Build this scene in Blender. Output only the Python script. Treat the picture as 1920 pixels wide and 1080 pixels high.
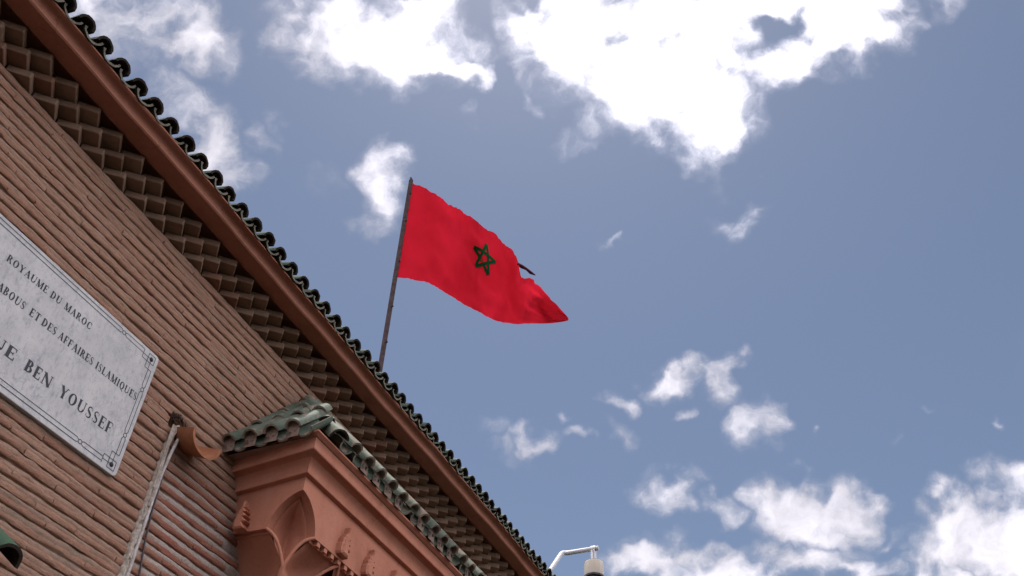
import bpy, math, random
import numpy as np
from mathutils import Vector, Matrix, noise as mnoise
random.seed(7); rng=np.random.default_rng(7)
R=math.radians
S=bpy.context.scene
for o in list(bpy.data.objects): bpy.data.objects.remove(o)
C=S.collection
# ---------------------------------------------------------------- camera
cam=bpy.data.cameras.new('camera'); camo=bpy.data.objects.new('camera',cam); C.objects.link(camo)
CR=np.array([[0.3929,0.6365,0.6637],[-0.9192,0.2429,0.3112],[0.0368,-0.7322,0.6802]])  # columns: right, down, forward in world
right=Vector(CR[:,0]).normalized(); fwd=Vector(CR[:,2]); fwd=(fwd-right*fwd.dot(right)).normalized(); up=right.cross(fwd)
M=Matrix((right,up,-fwd)).transposed().to_4x4(); M.translation=Vector((0,0,1.6)); camo.matrix_world=M
cam.sensor_width=36; cam.lens=36*1757.1/1920; cam.clip_start=.05; cam.clip_end=3000
S.camera=camo
# ---------------------------------------------------------------- light
SUN=Vector((.27,.13,.95)).normalized()
sl=bpy.data.lights.new('sun','SUN'); sl.energy=2.8; sl.angle=R(.6); sl.color=(1,.95,.88)
so=bpy.data.objects.new('sun',sl); C.objects.link(so); so.rotation_euler=(-SUN).to_track_quat('-Z','Y').to_euler()
S.view_settings.view_transform='Standard'; S.view_settings.look='None'; S.view_settings.gamma=1; S.view_settings.exposure=.45
S.view_settings.use_curve_mapping=False
S.cycles.max_bounces=6; S.cycles.diffuse_bounces=3
# ---------------------------------------------------------------- node helper
class NT:
    def __init__(s,nt): s.nt=nt; s.n=nt.nodes; s.l=nt.links
    def new(s,t,**k):
        n=s.n.new(t)
        for a,b in k.items(): setattr(n,a,b)
        return n
    def set(s,sock,v):
        if hasattr(v,'is_output'): s.l.new(v,sock)
        elif v is not None:
            if isinstance(v,(tuple,list)) and sock.type=='RGBA' and len(v)==3: v=(*v,1)
            sock.default_value=v
    def math(s,op,a,b=None,c=None,clamp=False):
        n=s.new('ShaderNodeMath',operation=op,use_clamp=clamp); s.set(n.inputs[0],a)
        if b is not None: s.set(n.inputs[1],b)
        if c is not None: s.set(n.inputs[2],c)
        return n.outputs[0]
    def vmath(s,op,a,b=None,out=0,scale=None):
        n=s.new('ShaderNodeVectorMath',operation=op); s.set(n.inputs[0],a)
        if b is not None: s.set(n.inputs[1],b)
        if scale is not None: s.set(n.inputs[3],scale)
        return n.outputs[out]
    def mr(s,v,a,b,c=0.,d=1.,t='LINEAR'):
        n=s.new('ShaderNodeMapRange',interpolation_type=t,clamp=True)
        for i,x in enumerate((v,a,b,c,d)): s.set(n.inputs[i],x)
        return n.outputs[0]
    def noise(s,vec,scale,detail=4,rough=.5,dist=0,col=False):
        n=s.new('ShaderNodeTexNoise'); s.set(n.inputs['Vector'],vec); s.set(n.inputs['Scale'],scale)
        s.set(n.inputs['Detail'],detail); s.set(n.inputs['Roughness'],rough); s.set(n.inputs['Distortion'],dist)
        return n.outputs['Color' if col else 'Fac']
    def mix(s,f,a,b,bt='MIX'):
        n=s.new('ShaderNodeMix',data_type='RGBA',blend_type=bt); s.set(n.inputs[0],f); s.set(n.inputs[6],a); s.set(n.inputs[7],b)
        return n.outputs[2]
    def ramp(s,f,st):
        n=s.new('ShaderNodeValToRGB'); e=n.color_ramp.elements
        while len(e)<len(st): e.new(.5)
        for i,(p,c) in enumerate(st): e[i].position=p; e[i].color=(*c,1)
        s.set(n.inputs[0],f); return n.outputs[0]
    def bump(s,h,st=.3,d=.01):
        n=s.new('ShaderNodeBump'); s.set(n.inputs['Height'],h); n.inputs['Strength'].default_value=st; n.inputs['Distance'].default_value=d
        return n.outputs[0]
# ---------------------------------------------------------------- sky
W=bpy.data.worlds.new('World'); S.world=W; W.use_nodes=True
w=NT(W.node_tree); w.n.clear()
out=w.new('ShaderNodeOutputWorld')
sky=w.new('ShaderNodeTexSky',sky_type='NISHITA'); sky.sun_disc=False
sky.sun_elevation=math.asin(SUN.z); sky.sun_rotation=math.atan2(SUN.x,SUN.y); sky.air_density=1.0; sky.dust_density=.5; sky.ozone_density=1.0
SKYS=.06
hs=w.new('ShaderNodeHueSaturation'); w.l.new(sky.outputs[0],hs.inputs['Color']); hs.inputs['Saturation'].default_value=.84; hs.inputs['Value'].default_value=1.0
tc=w.new('ShaderNodeTexCoord'); D=tc.outputs['Generated']
dR=w.vmath('DOT_PRODUCT',D,tuple(right),1); dU=w.vmath('DOT_PRODUCT',D,tuple(-up),1); dF=w.vmath('DOT_PRODUCT',D,tuple(fwd),1)
dFc=w.math('MAXIMUM',dF,.12)
u=w.math('MULTIPLY',w.math('DIVIDE',dR,dFc),17.571); v=w.math('MULTIPLY',w.math('DIVIDE',dU,dFc),17.571)   # hundreds of pixels of a chart fixed in the sky
cmb=w.new('ShaderNodeCombineXYZ'); w.l.new(u,cmb.inputs[0]); w.l.new(v,cmb.inputs[1]); UV=cmb.outputs[0]
def warp(vec,scale,amp,det,rough=.55):
    c=w.noise(vec,scale,det,rough,col=True)
    return w.vmath('SCALE',w.vmath('SUBTRACT',c,(.5,.5,.5)),scale=amp)
UVw=w.vmath('ADD',UV,w.vmath('ADD',warp(UV,.55,2.2,3),warp(UV,2.0,.7,5,.52)))
clouds=[ # x,y,rx,ry,rot,strength  (chart pixels)
(375,70,95,75,20,1.0),(330,30,90,60,0,.75),(230,70,120,70,30,.5),(210,15,150,60,0,.6),(300,130,90,40,30,.35),(430,110,45,60,0,.5),(60,40,90,60,0,.5),
(395,300,45,75,-10,.95),(430,340,40,45,-30,.6),(370,230,70,45,0,.55),(330,200,60,60,0,.45),
(640,50,105,70,15,1.1),(740,80,120,65,20,1.25),(830,125,85,35,15,1.0),(580,90,50,45,0,.6),(770,30,90,60,0,1.0),(870,90,60,30,30,.5),
(1010,70,75,70,0,1.05),(1110,70,140,110,0,1.5),(1230,120,140,130,20,1.6),(1330,190,90,110,-15,1.35),(1365,250,42,50,5,1.1),(1170,50,160,85,0,2),(1290,90,120,95,0,2),(720,50,90,50,0,1.28),(1230,215,80,50,35,.9),
(1310,50,150,90,0,1.4),(1480,130,90,60,-20,.85),(1560,70,110,75,-25,1.1),(1600,10,90,60,0,1.0),(1470,0,130,45,0,1.0),(1170,190,60,40,30,.7),(1420,230,50,60,0,.45),
(710,345,52,75,0,.95),(725,300,50,40,0,.7),(695,410,45,40,0,.5),
(1390,412,58,40,-15,.42),(1430,375,40,30,0,.34),(1350,395,35,30,0,.34),(1160,462,35,12,-20,.35),(1010,200,25,25,0,.3),(860,222,18,18,0,.3),(1075,260,60,25,-10,.28),(1100,220,60,40,0,.3),(480,265,40,25,-20,.35),(530,225,20,35,25,.3),(610,325,40,30,0,.3),(1690,50,40,25,-20,.28),(1760,25,50,20,-20,.3),
(1262,708,62,36,-10,1.05),(1345,728,48,42,35,.9),(1420,778,38,48,10,.65),(1150,738,30,25,0,.6),(1288,795,25,18,0,.5),(1150,810,35,25,40,.35),
(930,800,40,30,0,.4),(1000,828,50,25,10,.6),(950,850,50,25,0,.38),(1070,825,22,18,0,.45),(1055,785,18,18,0,.4),
(1520,800,20,15,0,.35),(1690,830,25,18,0,.35),(1860,800,25,18,0,.35),(1730,770,25,12,0,.25),(1310,920,30,18,0,.35),
(1250,945,58,40,25,.85),(1340,965,45,25,-10,.75),(1490,945,92,60,0,2),(1570,950,80,60,0,1.25),(1530,990,115,34,8,1.05),(1650,1012,50,15,10,.55),
(1230,1075,110,35,0,1.0),(1340,1060,110,35,0,1.05),(1490,1055,105,42,5,1.15),(1620,1080,60,30,0,.9),(1200,1040,60,20,0,.35),(1600,1040,60,30,30,.35),
(1885,935,75,55,-10,1.25),(1800,1015,90,62,0,2),(1895,1010,85,75,0,2),(1750,1050,70,50,0,1.2),(1850,1085,90,30,0,1.1)]
holes=[(1460,45,40,40,.6),(1505,30,35,25,.3),(335,55,28,32,.55),(985,20,24,25,.8),(1375,130,18,40,.3),(935,150,18,35,.5),(1660,960,30,60,.3)]
dens=None
def after(vec,d):   # same vector, but evaluated after d: keeps the shader's stack short
    if d is None: return vec
    n=w.new('ShaderNodeVectorMath',operation='MULTIPLY_ADD'); w.set(n.inputs[0],d); n.inputs[1].default_value=(1e-9,)*3; w.l.new(vec,n.inputs[2]); return n.outputs[0]
for (x,y,rx,ry,ro,st) in clouds:
    m=w.new('ShaderNodeMapping',vector_type='TEXTURE'); w.l.new(after(UVw,dens),m.inputs[0])
    m.inputs['Location'].default_value=((x-960)/100,(y-540)/100,0); m.inputs['Rotation'].default_value=(0,0,R(ro)); m.inputs['Scale'].default_value=(rx/58,ry/58,1)
    L=w.vmath('LENGTH',m.outputs[0],out=1)
    g=w.mr(L,0,1,(min(st*1.15+.06,1.28) if st<2 else 1.62),0,'SMOOTHSTEP')
    dens=g if dens is None else w.math('SMOOTH_MAX',dens,g,.12)
for (x,y,rx,ry,st) in holes:
    m=w.new('ShaderNodeMapping',vector_type='TEXTURE'); w.l.new(after(UVw,dens),m.inputs[0])
    m.inputs['Location'].default_value=((x-960)/100,(y-540)/100,0); m.inputs['Scale'].default_value=(rx/60,ry/60,1)
    g=w.mr(w.vmath('LENGTH',m.outputs[0],out=1),0,1,st,0,'SMOOTHSTEP'); dens=w.math('SUBTRACT',dens,g)
dens=w.math('SUBTRACT',dens,.1)
# broken cloud goes on outside the chart, thickened and brightened to light the facade
au=w.mr(w.math('ABSOLUTE',u),9.2,12); av=w.mr(w.math('ABSOLUTE',v),5.2,7.5); outm=w.math('MAXIMUM',w.math('MAXIMUM',au,av),w.mr(dF,.45,.3))
gen=w.mr(w.noise(D,3.2,4,.55),.42,.58,0,1.4,'SMOOTHSTEP')
dens=w.math('ADD',dens,w.math('MULTIPLY',gen,outm))
fine=w.noise(UVw,1.7,7,.55)
fine2=w.noise(UVw,6.5,4,.65)
det=w.math('ADD',w.math('MULTIPLY',w.math('SUBTRACT',fine,.5),1.0),w.math('MULTIPLY',w.math('SUBTRACT',fine2,.5),.26))
env=w.mr(dens,.02,.35)
dn=w.math('ADD',dens,w.math('MULTIPLY',det,env))
alpha=w.mr(dn,.0,1.08,0,1,'SMOOTHSTEP')
# cloud brightness: white where thick towards the sun, greyer lavender elsewhere
toS=w.vmath('DOT_PRODUCT',D,tuple(Vector((.50,.11,.86)).normalized()),1)
glow=w.mr(toS,.90,1.0,0,1,'SMOOTHSTEP')
shade=w.mr(w.noise(w.vmath('ADD',UVw,(3.1,5.7,0)),1.3,6,.6),.3,.7)
br=w.math('ADD',w.math('ADD',.60,w.math('MULTIPLY',shade,.25)),w.math('MULTIPLY',w.math('MULTIPLY',glow,glow),.7))
br=w.math('ADD',br,w.math('MULTIPLY',outm,1.6))  # out-of-view cloud brightness raised as fill for the shaded facade
sz=w.new('ShaderNodeSeparateXYZ'); w.l.new(D,sz.inputs[0]); br=w.math('MULTIPLY',br,w.mr(sz.outputs[2],.0,.35,.5,1))  # low cloud dimmed, as through haze, to keep light off the eave undersides
edge=w.mr(dn,.2,1.1,.74,1.02)
br=w.math('MULTIPLY',br,edge)
ccol=w.vmath('SCALE',(0.93,0.90,1.0),scale=w.math('MULTIPLY',br,1/SKYS))
bgs=w.new('ShaderNodeBackground'); bgs.inputs[1].default_value=SKYS
skc=w.mix(1.0,hs.outputs[0],(1.0,1.03,1.09,1),'MULTIPLY')
w.l.new(w.mix(alpha,skc,ccol),bgs.inputs[0])
w.l.new(bgs.outputs[0],out.inputs[0])
W.cycles.sampling_method='MANUAL'; W.cycles.sample_map_resolution=1024
# ---------------------------------------------------------------- materials
def material(name):
    m=bpy.data.materials.new(name); m.use_nodes=True; t=NT(m.node_tree); b=t.n['Principled BSDF']
    b.inputs['Specular IOR Level'].default_value=.0
    return m,t,b
def pos(t): return t.new('ShaderNodeNewGeometry').outputs['Position']
def orand(t): return t.new('ShaderNodeObjectInfo').outputs['Random']
def mp(t,vec,s):
    m=t.new('ShaderNodeMapping'); t.set(m.inputs[0],vec); m.inputs['Scale'].default_value=s; return m.outputs[0]
def mat_brick():
    m,t,b=material('wall_brick'); P=pos(t)
    rnd=t.noise(mp(t,P,(3.5,0,19.6)),1,1,.5); o=orand(t)
    st=t.noise(mp(t,P,(1,1,3)),22,6,.65); big=t.noise(P,1.3,4,.6)
    c=t.ramp(t.math('ADD',t.math('MULTIPLY',rnd,.6),t.math('MULTIPLY',o,.4)),[(.15,(.33,.155,.10)),(.5,(.385,.20,.128)),(.85,(.45,.255,.165))])
    c=t.mix(t.math('MULTIPLY',t.mr(st,.45,.68),.55),c,(.35,.26,.195))
    # redder, freshly cleaned bricks beside the drain spout
    sp=t.new('ShaderNodeSeparateXYZ'); t.l.new(P,sp.inputs[0])
    red=t.math('MULTIPLY',t.mr(sp.outputs[0],2.65,2.85),t.mr(sp.outputs[2],4.0,3.8))
    c=t.mix(t.math('MULTIPLY',red,t.mr(t.noise(P,6,4),.35,.6,.2,.85)),c,(.36,.13,.09))
    c=t.mix(t.mr(big,.5,.75,0,.3),c,(.31,.235,.17))
    c=t.mix(t.mr(t.noise(mp(t,P,(1,1,1.8)),75,6,.75),.50,.66,0,.5),c,(.19,.11,.08))
    c=t.mix(t.mr(t.noise(mp(t,t.vmath('ADD',P,(3,1,7)),(1,1,1.8)),60,6,.75),.52,.68,0,.5),c,(.47,.295,.205))
    c=t.mix(t.mr(t.noise(mp(t,P,(1,1,2.2)),38,6,.75),.62,.72,0,.8),c,(.09,.055,.04))
    b.inputs['Roughness'].default_value=.93; t.l.new(c,b.inputs['Base Color'])
    h=t.math('ADD',t.noise(mp(t,P,(.6,1,2)),60,8,.7),t.math('MULTIPLY',t.noise(P,260,3,.6),.5))
    t.l.new(t.bump(h,1.0,.009),b.inputs['Normal']); return m
def mat_mortar():
    m,t,b=material('mortar'); P=pos(t)
    n=t.noise(mp(t,P,(1,1,3)),16,6,.65)
    c=t.ramp(n,[(.3,(.27,.165,.115)),(.55,(.35,.22,.155)),(.75,(.38,.27,.20))])
    sp=t.new('ShaderNodeSeparateXYZ'); t.l.new(P,sp.inputs[0])
    red=t.math('MULTIPLY',t.mr(sp.outputs[0],2.65,2.85),t.mr(sp.outputs[2],4.0,3.8))
    c=t.mix(t.math('MULTIPLY',red,.8),c,(.47,.41,.355))
    c=t.mix(t.mr(t.noise(P,2.3,5,.6),.55,.72,0,.5),c,(.17,.15,.11))
    c=t.mix(t.mr(t.noise(P,80,6,.75),.50,.66,0,.55),c,(.16,.11,.08))
    c=t.mix(t.mr(t.noise(P,45,5,.7),.62,.73,0,.7),c,(.08,.055,.04))
    b.inputs['Roughness'].default_value=.96; t.l.new(c,b.inputs['Base Color'])
    h=t.math('ADD',t.noise(P,45,8,.7),t.math('MULTIPLY',t.noise(P,200,3,.6),.4))
    t.l.new(t.bump(h,1,.008),b.inputs['Normal']); return m
def mat_corbel():
    m,t,b=material('corbel_brick'); P=pos(t); o=orand(t)
    c=t.mix(o,(.235,.148,.10),(.325,.215,.15)); c=t.mix(t.mr(o,.8,.95,0,.6),c,(.22,.09,.055))
    c=t.mix(t.mr(t.noise(P,14,6,.65),.4,.7,0,.5),c,(.16,.125,.085))
    c=t.mix(t.mr(t.noise(P,60,5,.7),.6,.78,0,.6),c,(.10,.07,.05))
    b.inputs['Roughness'].default_value=.95; t.l.new(c,b.inputs['Base Color'])
    t.l.new(t.bump(t.noise(P,70,8,.7),.8,.005),b.inputs['Normal']); return m
def mat_plaster(name,base,dark,worn=.35):
    m,t,b=material(name); P=pos(t)
    c=t.mix(t.mr(t.noise(P,2.2,6,.6),.35,.7),base,tuple(x*1.12 for x in base))
    c=t.mix(t.math('MULTIPLY',t.mr(t.noise(mp(t,P,(1,1,.35)),7,7,.65),.5,.75),worn),c,dark)
    c=t.mix(t.mr(t.noise(P,90,4,.7),.62,.8,0,.35),c,tuple(x*.6 for x in base))
    vo=t.new('ShaderNodeTexVoronoi',feature='DISTANCE_TO_EDGE'); t.set(vo.inputs['Vector'],t.vmath('ADD',P,t.vmath('SCALE',t.noise(P,9,5,.6,col=True),scale=.22))); vo.inputs['Scale'].default_value=3.2
    crk=t.math('MULTIPLY',t.mr(vo.outputs['Distance'],0,.012,1,0),t.mr(t.noise(P,2.7,3),.5,.62))
    c=t.mix(t.math('MULTIPLY',crk,.65),c,tuple(x*.35 for x in base))
    c=t.mix(t.mr(t.noise(mp(t,P,(1,1,1.6)),26,7,.75),.54,.7,0,.45),c,tuple(x*.72 for x in base))
    c=t.mix(t.mr(t.noise(mp(t,t.vmath('ADD',P,(5,2,9)),(1,1,.5)),5,7,.7),.55,.72,0,.5),c,(min(1,base[0]*1.12),base[1]*1.4,base[2]*1.6))
    b.inputs['Roughness'].default_value=.95; t.l.new(c,b.inputs['Base Color'])
    t.l.new(t.bump(t.math('ADD',t.noise(P,12,6,.6),t.math('MULTIPLY',t.noise(P,120,5,.7),.35)),.35,.012),b.inputs['Normal']); return m
def mat_tile(name,clay_amt,g1=(.035,.075,.045),g2=(.085,.13,.085)):
    m,t,b=material(name); P=pos(t); o=orand(t)
    g=t.mix(t.mr(t.noise(P,11,6,.6),.3,.7),g1,g2); g=t.mix(t.math('MULTIPLY',o,.5),g,(.11,.135,.10))
    n=t.math('ADD',t.noise(P,16,7,.7),t.math('MULTIPLY',t.math('SUBTRACT',o,.5),.12))
    k=t.mr(n,.62-clay_amt,.70-clay_amt)
    c=t.mix(k,g,t.mix(t.noise(P,30,4),(.20,.14,.10),(.27,.19,.15)))
    c=t.mix(t.mr(t.noise(P,80,4,.7),.6,.75,0,.5),c,(.05,.045,.035))
    t.l.new(c,b.inputs['Base Color']); t.l.new(t.mr(k,0,1,.62,.95),b.inputs['Roughness']); b.inputs['Specular IOR Level'].default_value=.06
    t.l.new(t.bump(t.noise(P,45,7,.65),.5,.006),b.inputs['Normal']); return m
def mat_simple(name,col,rough=.8,var=.25,scale=30,metal=0,bump=.2,col2=None):
    m,t,b=material(name); P=pos(t)
    c=t.mix(t.mr(t.noise(P,scale,6,.65),.35,.7),col,col2 or tuple(x*(1-var) for x in col))
    t.l.new(c,b.inputs['Base Color']); b.inputs['Specular IOR Level'].default_value=.35 if rough<.72 else 0.; b.inputs['Roughness'].default_value=rough; b.inputs['Metallic'].default_value=metal
    if bump: t.l.new(t.bump(t.noise(P,scale*3,6,.65),bump,.004),b.inputs['Normal'])
    return m
def mat_marble():
    m,t,b=material('veined_marble'); P=pos(t)
    wv=t.vmath('ADD',P,t.vmath('SCALE',t.vmath('SUBTRACT',t.noise(P,6,5,.6,col=True),(.5,.5,.5)),scale=.35))
    v1=t.math('ABSOLUTE',t.math('SUBTRACT',t.noise(mp(t,wv,(1.6,1,.9)),5.5,8,.62),.5)); v1=t.mr(v1,0,.022,1,0)
    v2=t.mr(t.noise(mp(t,P,(1.2,1,.5)),34,9,.78),.52,.68)
    c=t.mix(t.mr(t.noise(P,9,6,.6),.35,.65),(.58,.56,.525),(.48,.465,.445))
    c=t.mix(t.math('MULTIPLY',v1,t.mr(t.noise(P,4,3),.4,.65,0,.6)),c,(.26,.26,.29))
    c=t.mix(t.math('MULTIPLY',v2,.75),c,(.25,.25,.27)); c=t.mix(t.mr(t.noise(mp(t,P,(1,1,.5)),95,6,.75),.56,.68,0,.55),c,(.24,.235,.25))
    t.l.new(c,b.inputs['Base Color']); b.inputs['Roughness'].default_value=.45
    t.l.new(t.bump(t.noise(P,90,4,.6),.12,.002),b.inputs['Normal']); return m
def mat_cloth(name,col,tr):
    m,t,b=material(name); P=pos(t)
    t.n.remove(b); o=t.n['Material Output']
    d=t.new('ShaderNodeBsdfDiffuse'); s=t.new('ShaderNodeBsdfTranslucent'); mx=t.new('ShaderNodeMixShader')
    c=t.mix(t.mr(t.noise(P,5,4),.3,.7,0,.5),col,tuple(x*.8 for x in col))
    bp=t.bump(t.noise(P,420,2,.5),.2,.001)
    for n in (d,s): t.l.new(c,n.inputs['Color']); t.l.new(bp,n.inputs['Normal'])
    mx.inputs[0].default_value=tr; t.l.new(d.outputs[0],mx.inputs[1]); t.l.new(s.outputs[0],mx.inputs[2]); t.l.new(mx.outputs[0],o.inputs[0]); return m
M_BR=mat_brick(); M_MO=mat_mortar(); M_CO=mat_corbel()
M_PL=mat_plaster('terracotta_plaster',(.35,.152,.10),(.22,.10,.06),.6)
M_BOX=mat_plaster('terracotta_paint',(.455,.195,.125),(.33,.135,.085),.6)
M_TD=mat_tile('weathered_green_tile',-.02,(.03,.05,.035),(.07,.085,.06)); M_TG=mat_tile('green_glazed_tile',.075,(.062,.082,.056),(.115,.138,.10))
M_TE=mat_simple('tile_edge_clay',(.36,.29,.23),.9,.35,60,col2=(.19,.18,.14))
M_MB=mat_marble(); M_INK=mat_simple('black_ink',(.012,.012,.018),.5,.3,60,bump=0)
M_FL=mat_cloth('red_flag_cloth',(.62,.016,.032),.16); M_ST=mat_cloth('green_star_cloth',(.012,.075,.026),.12); M_CORD=mat_simple('dark_torn_hem',(.10,.02,.035),.9)
M_POLE=mat_simple('rusty_pole_metal',(.06,.042,.042),.75,.4,25,.0,col2=(.11,.08,.075))
M_CLAY=mat_simple('orange_clay',(.40,.17,.09),.85,.3,14); M_WP=mat_simple('flaked_white_paint',(.62,.57,.54),.7,.2,40,bump=.6,col2=(.30,.24,.20))
M_PLS=mat_simple('crumbling_plaster',(.60,.53,.45),.95,.4,45,bump=1.0,col2=(.30,.23,.18)); M_CAB=mat_simple('grey_cable',(.10,.08,.085),.7)
M_CAMW=mat_simple('cream_camera_plastic',(.52,.45,.35),.45,.08,12,bump=.05); M_CAMG=mat_simple('grey_painted_steel',(.50,.49,.48),.45,.15,20,bump=.05)
M_BLK=mat_simple('black_plastic',(.015,.014,.014),.3,.2,20,bump=0); M_ALU=mat_simple('brushed_bracket_steel',(.55,.54,.52),.4,.1,20,.5,.05)
M_GR=mat_simple('darkened_pavement',(.026,.022,.019),.95,.25,1.2,bump=.3)  # near-black colour stands in for street shade, keeping eave undersides dark
M_PLUG=mat_simple('clay_infill',(.30,.20,.155),.95,.3,50,bump=.8,col2=(.20,.15,.12))
M_CEM=mat_simple('pink_lime_mortar',(.33,.20,.16),.95,.4,40,bump=.8,col2=(.22,.16,.12))
# ---------------------------------------------------------------- objects
def link(name,me,parent=None,loc=None,rot=None,scale=None):
    o=bpy.data.objects.new(name,me); C.objects.link(o)
    if parent: o.parent=parent
    if loc is not None: o.location=loc
    if rot is not None: o.rotation_euler=rot
    if scale is not None: o.scale=scale
    return o
def mesh(name,V,F,mats,smooth=False,mi=None):
    me=bpy.data.meshes.new(name); me.from_pydata([tuple(map(float,v)) for v in V],[],[tuple(f) for f in F])
    for m in (mats if isinstance(mats,(list,tuple)) else [mats]): me.materials.append(m)
    if mi: me.polygons.foreach_set('material_index',mi)
    if smooth: me.polygons.foreach_set('use_smooth',[True]*len(me.polygons))
    me.update(); return me
def fixn(me):
    import bmesh
    b=bmesh.new(); b.from_mesh(me); bmesh.ops.recalc_face_normals(b,faces=b.faces); b.to_mesh(me); b.free(); return me
def autosmooth(me,ang=35):
    me.polygons.foreach_set('use_smooth',[True]*len(me.polygons))
    try: me.set_sharp_from_angle(angle=R(ang))
    except Exception: pass
    return me
def thing(name,label,cat,loc=(0,0,0),group=None):
    o=link(name,None,loc=loc); o.empty_display_size=.2; o['label']=label; o['category']=cat
    if group: o['group']=group
    return o
class MB:
    def __init__(s): s.v=[]; s.f=[]; s.m=[]
    def add(s,V,F,mi=0):
        n=len(s.v); s.v+=[tuple(map(float,p)) for p in V]; s.f+=[tuple(i+n for i in f) for f in F]; s.m+=[mi]*len(F)
    def box(s,a,b,mi=0):
        x0,y0,z0=a;x1,y1,z1=b
        s.add([(x0,y0,z0),(x1,y0,z0),(x1,y1,z0),(x0,y1,z0),(x0,y0,z1),(x1,y0,z1),(x1,y1,z1),(x0,y1,z1)],
              [(0,3,2,1),(4,5,6,7),(0,1,5,4),(1,2,6,5),(2,3,7,6),(3,0,4,7)],mi)
    def tube(s,pts,r,n=10,mi=0,cap=True):
        P=[Vector(p) for p in pts]; rr=r if isinstance(r,(list,tuple)) else [r]*len(P); V=[];F=[]
        up_=None
        for i,p in enumerate(P):
            t=(P[min(i+1,len(P)-1)]-P[max(i-1,0)]).normalized()
            if up_ is None: up_=t.orthogonal().normalized()
            a=(up_-t*up_.dot(t)).normalized(); up_=a; b=t.cross(a)
            for k in range(n): V.append(p+(a*math.cos(2*math.pi*k/n)+b*math.sin(2*math.pi*k/n))*rr[i])
        for i in range(len(P)-1):
            for k in range(n): F.append((i*n+k,i*n+(k+1)%n,(i+1)*n+(k+1)%n,(i+1)*n+k))
        if cap: F.append(tuple(range(n))[::-1]); F.append(tuple(range((len(P)-1)*n,len(P)*n)))
        s.add(V,F,mi)
    def grid(s,G,mi=0):   # rows of points
        nr=len(G);nc=len(G[0]); s.add([p for r in G for p in r],[(i*nc+j,i*nc+j+1,(i+1)*nc+j+1,(i+1)*nc+j) for i in range(nr-1) for j in range(nc-1)],mi)
    def obj(s,name,mats,parent=None,smooth=None,fix=True,**k):
        me=mesh(name,s.v,s.f,mats,mi=s.m)
        if fix: fixn(me)
        if smooth: autosmooth(me,smooth)
        return link(name,me,parent,**k)
YW=3.0; ZTOP=4.92
# ---------------------------------------------------------------- ground
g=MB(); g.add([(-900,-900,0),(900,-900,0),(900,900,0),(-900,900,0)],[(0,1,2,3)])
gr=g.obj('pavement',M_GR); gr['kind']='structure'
# ---------------------------------------------------------------- building
B=thing('building','terracotta brick building with corbelled brick eaves and green tile roof edge','building',(0,3,0))
B.location=(0,0,0)
wall=link('brick_wall',None,B)
PITCH=.0506; HB=.0305
NC=int(ZTOP/PITCH); Z0=ZTOP-NC*PITCH
HOLE=(2.735,4.085)
def zoff(x,k): return .0035*math.sin(x*2.1+k*1.7)+.002*math.sin(x*7.3+k*.9)
# mortar bed with recessed joints
xs=np.concatenate([np.arange(-3,.9,.15),np.arange(.9,3.7,.016),np.arange(3.7,9.01,.2)])
rows=[]
for k in range(NC):
    z=Z0+k*PITCH; fine_=z>2.6
    rows+= [(z-.0012,3.003,k,.6),(z+.0015,2.996,k,1)]
    if fine_: rows.append((z+HB*.5,2.993,k,1))
    rows+= [(z+HB,2.9865,k,1),(z+HB+(PITCH-HB)*.55,2.9895,k,1.5),(z+PITCH-.004,2.9935,k+.5,1.8)]
    
rows.append((ZTOP,3.0,NC,0))
V=[];nx=len(xs)
for (z,y,k,a) in rows:
    for x in xs:
        n=mnoise.noise(Vector((x*14,z*40,k*.37)))*.0036*a+mnoise.noise(Vector((x*55,z*90,3.3)))*.0022*a
        yy=y+n; zz=z+zoff(x,k)*(1 if z<ZTOP-.01 else 0)
        d=math.hypot((x-HOLE[0])/.075,(z-HOLE[1])/.045)+.25*mnoise.noise(Vector((x*30,z*30,0)))
        if d<1: yy+=.09*min(1,(1-d)*3)
        V.append((x,yy,zz))
F=[(i*nx+j,i*nx+j+1,(i+1)*nx+j+1,(i+1)*nx+j) for i in range(len(rows)-1) for j in range(nx-1)]
mo=link('mortar',mesh('mortar',V,F,M_MO,smooth=True),wall)
wm=MB(); wm.box((-3,3.1,0),(9,3.4,5.06)); wm.obj('wall_core',M_MO,wall)
# bricks
def brick_geo(L,H,seed,n=7):
    r=random.Random(seed); V=[];F=[]
    prof=[(.03,0),( -.0085,.0012),(-.0125,H*.28),(-.0125,H*.72),(-.008,H-.001),(.03,H)]
    m=len(prof)
    for i in range(n):
        x=L*i/(n-1); e=0.0012 if i in (0,n-1) else 0
        for j,(y,z) in enumerate(prof):
            fy=(r.uniform(-.0019,.0019)+e) if y<.02 else 0
            fz=r.uniform(-.0016,.0016) if y<.02 else 0
            V.append((x+(r.uniform(-.003,.003) if e else 0),y+fy,z+fz))
    for i in range(n-1):
        for j in range(m-1): F.append((i*m+j,(i+1)*m+j,(i+1)*m+j+1,i*m+j+1))
    F.append(tuple(range(m))); F.append(tuple(range((n-1)*m,n*m))[::-1])
    return V,F
LENS=[.215,.235,.245,.25]
variants=[(L,autosmooth(fixn(mesh('brick',*brick_geo(L,HB,s*10+i),M_BR)),62)) for i,L in enumerate(LENS) for s in range(5)]
f35=1757.1
def inview(x,y,z,mx=0):
    d=Vector((x,y,z-1.6)); q=d.dot(fwd)
    if q<=0: return None
    return (960+f35*d.dot(right)/q,540-f35*d.dot(up)/q,q)
cand=[];stuffB=MB()
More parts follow.
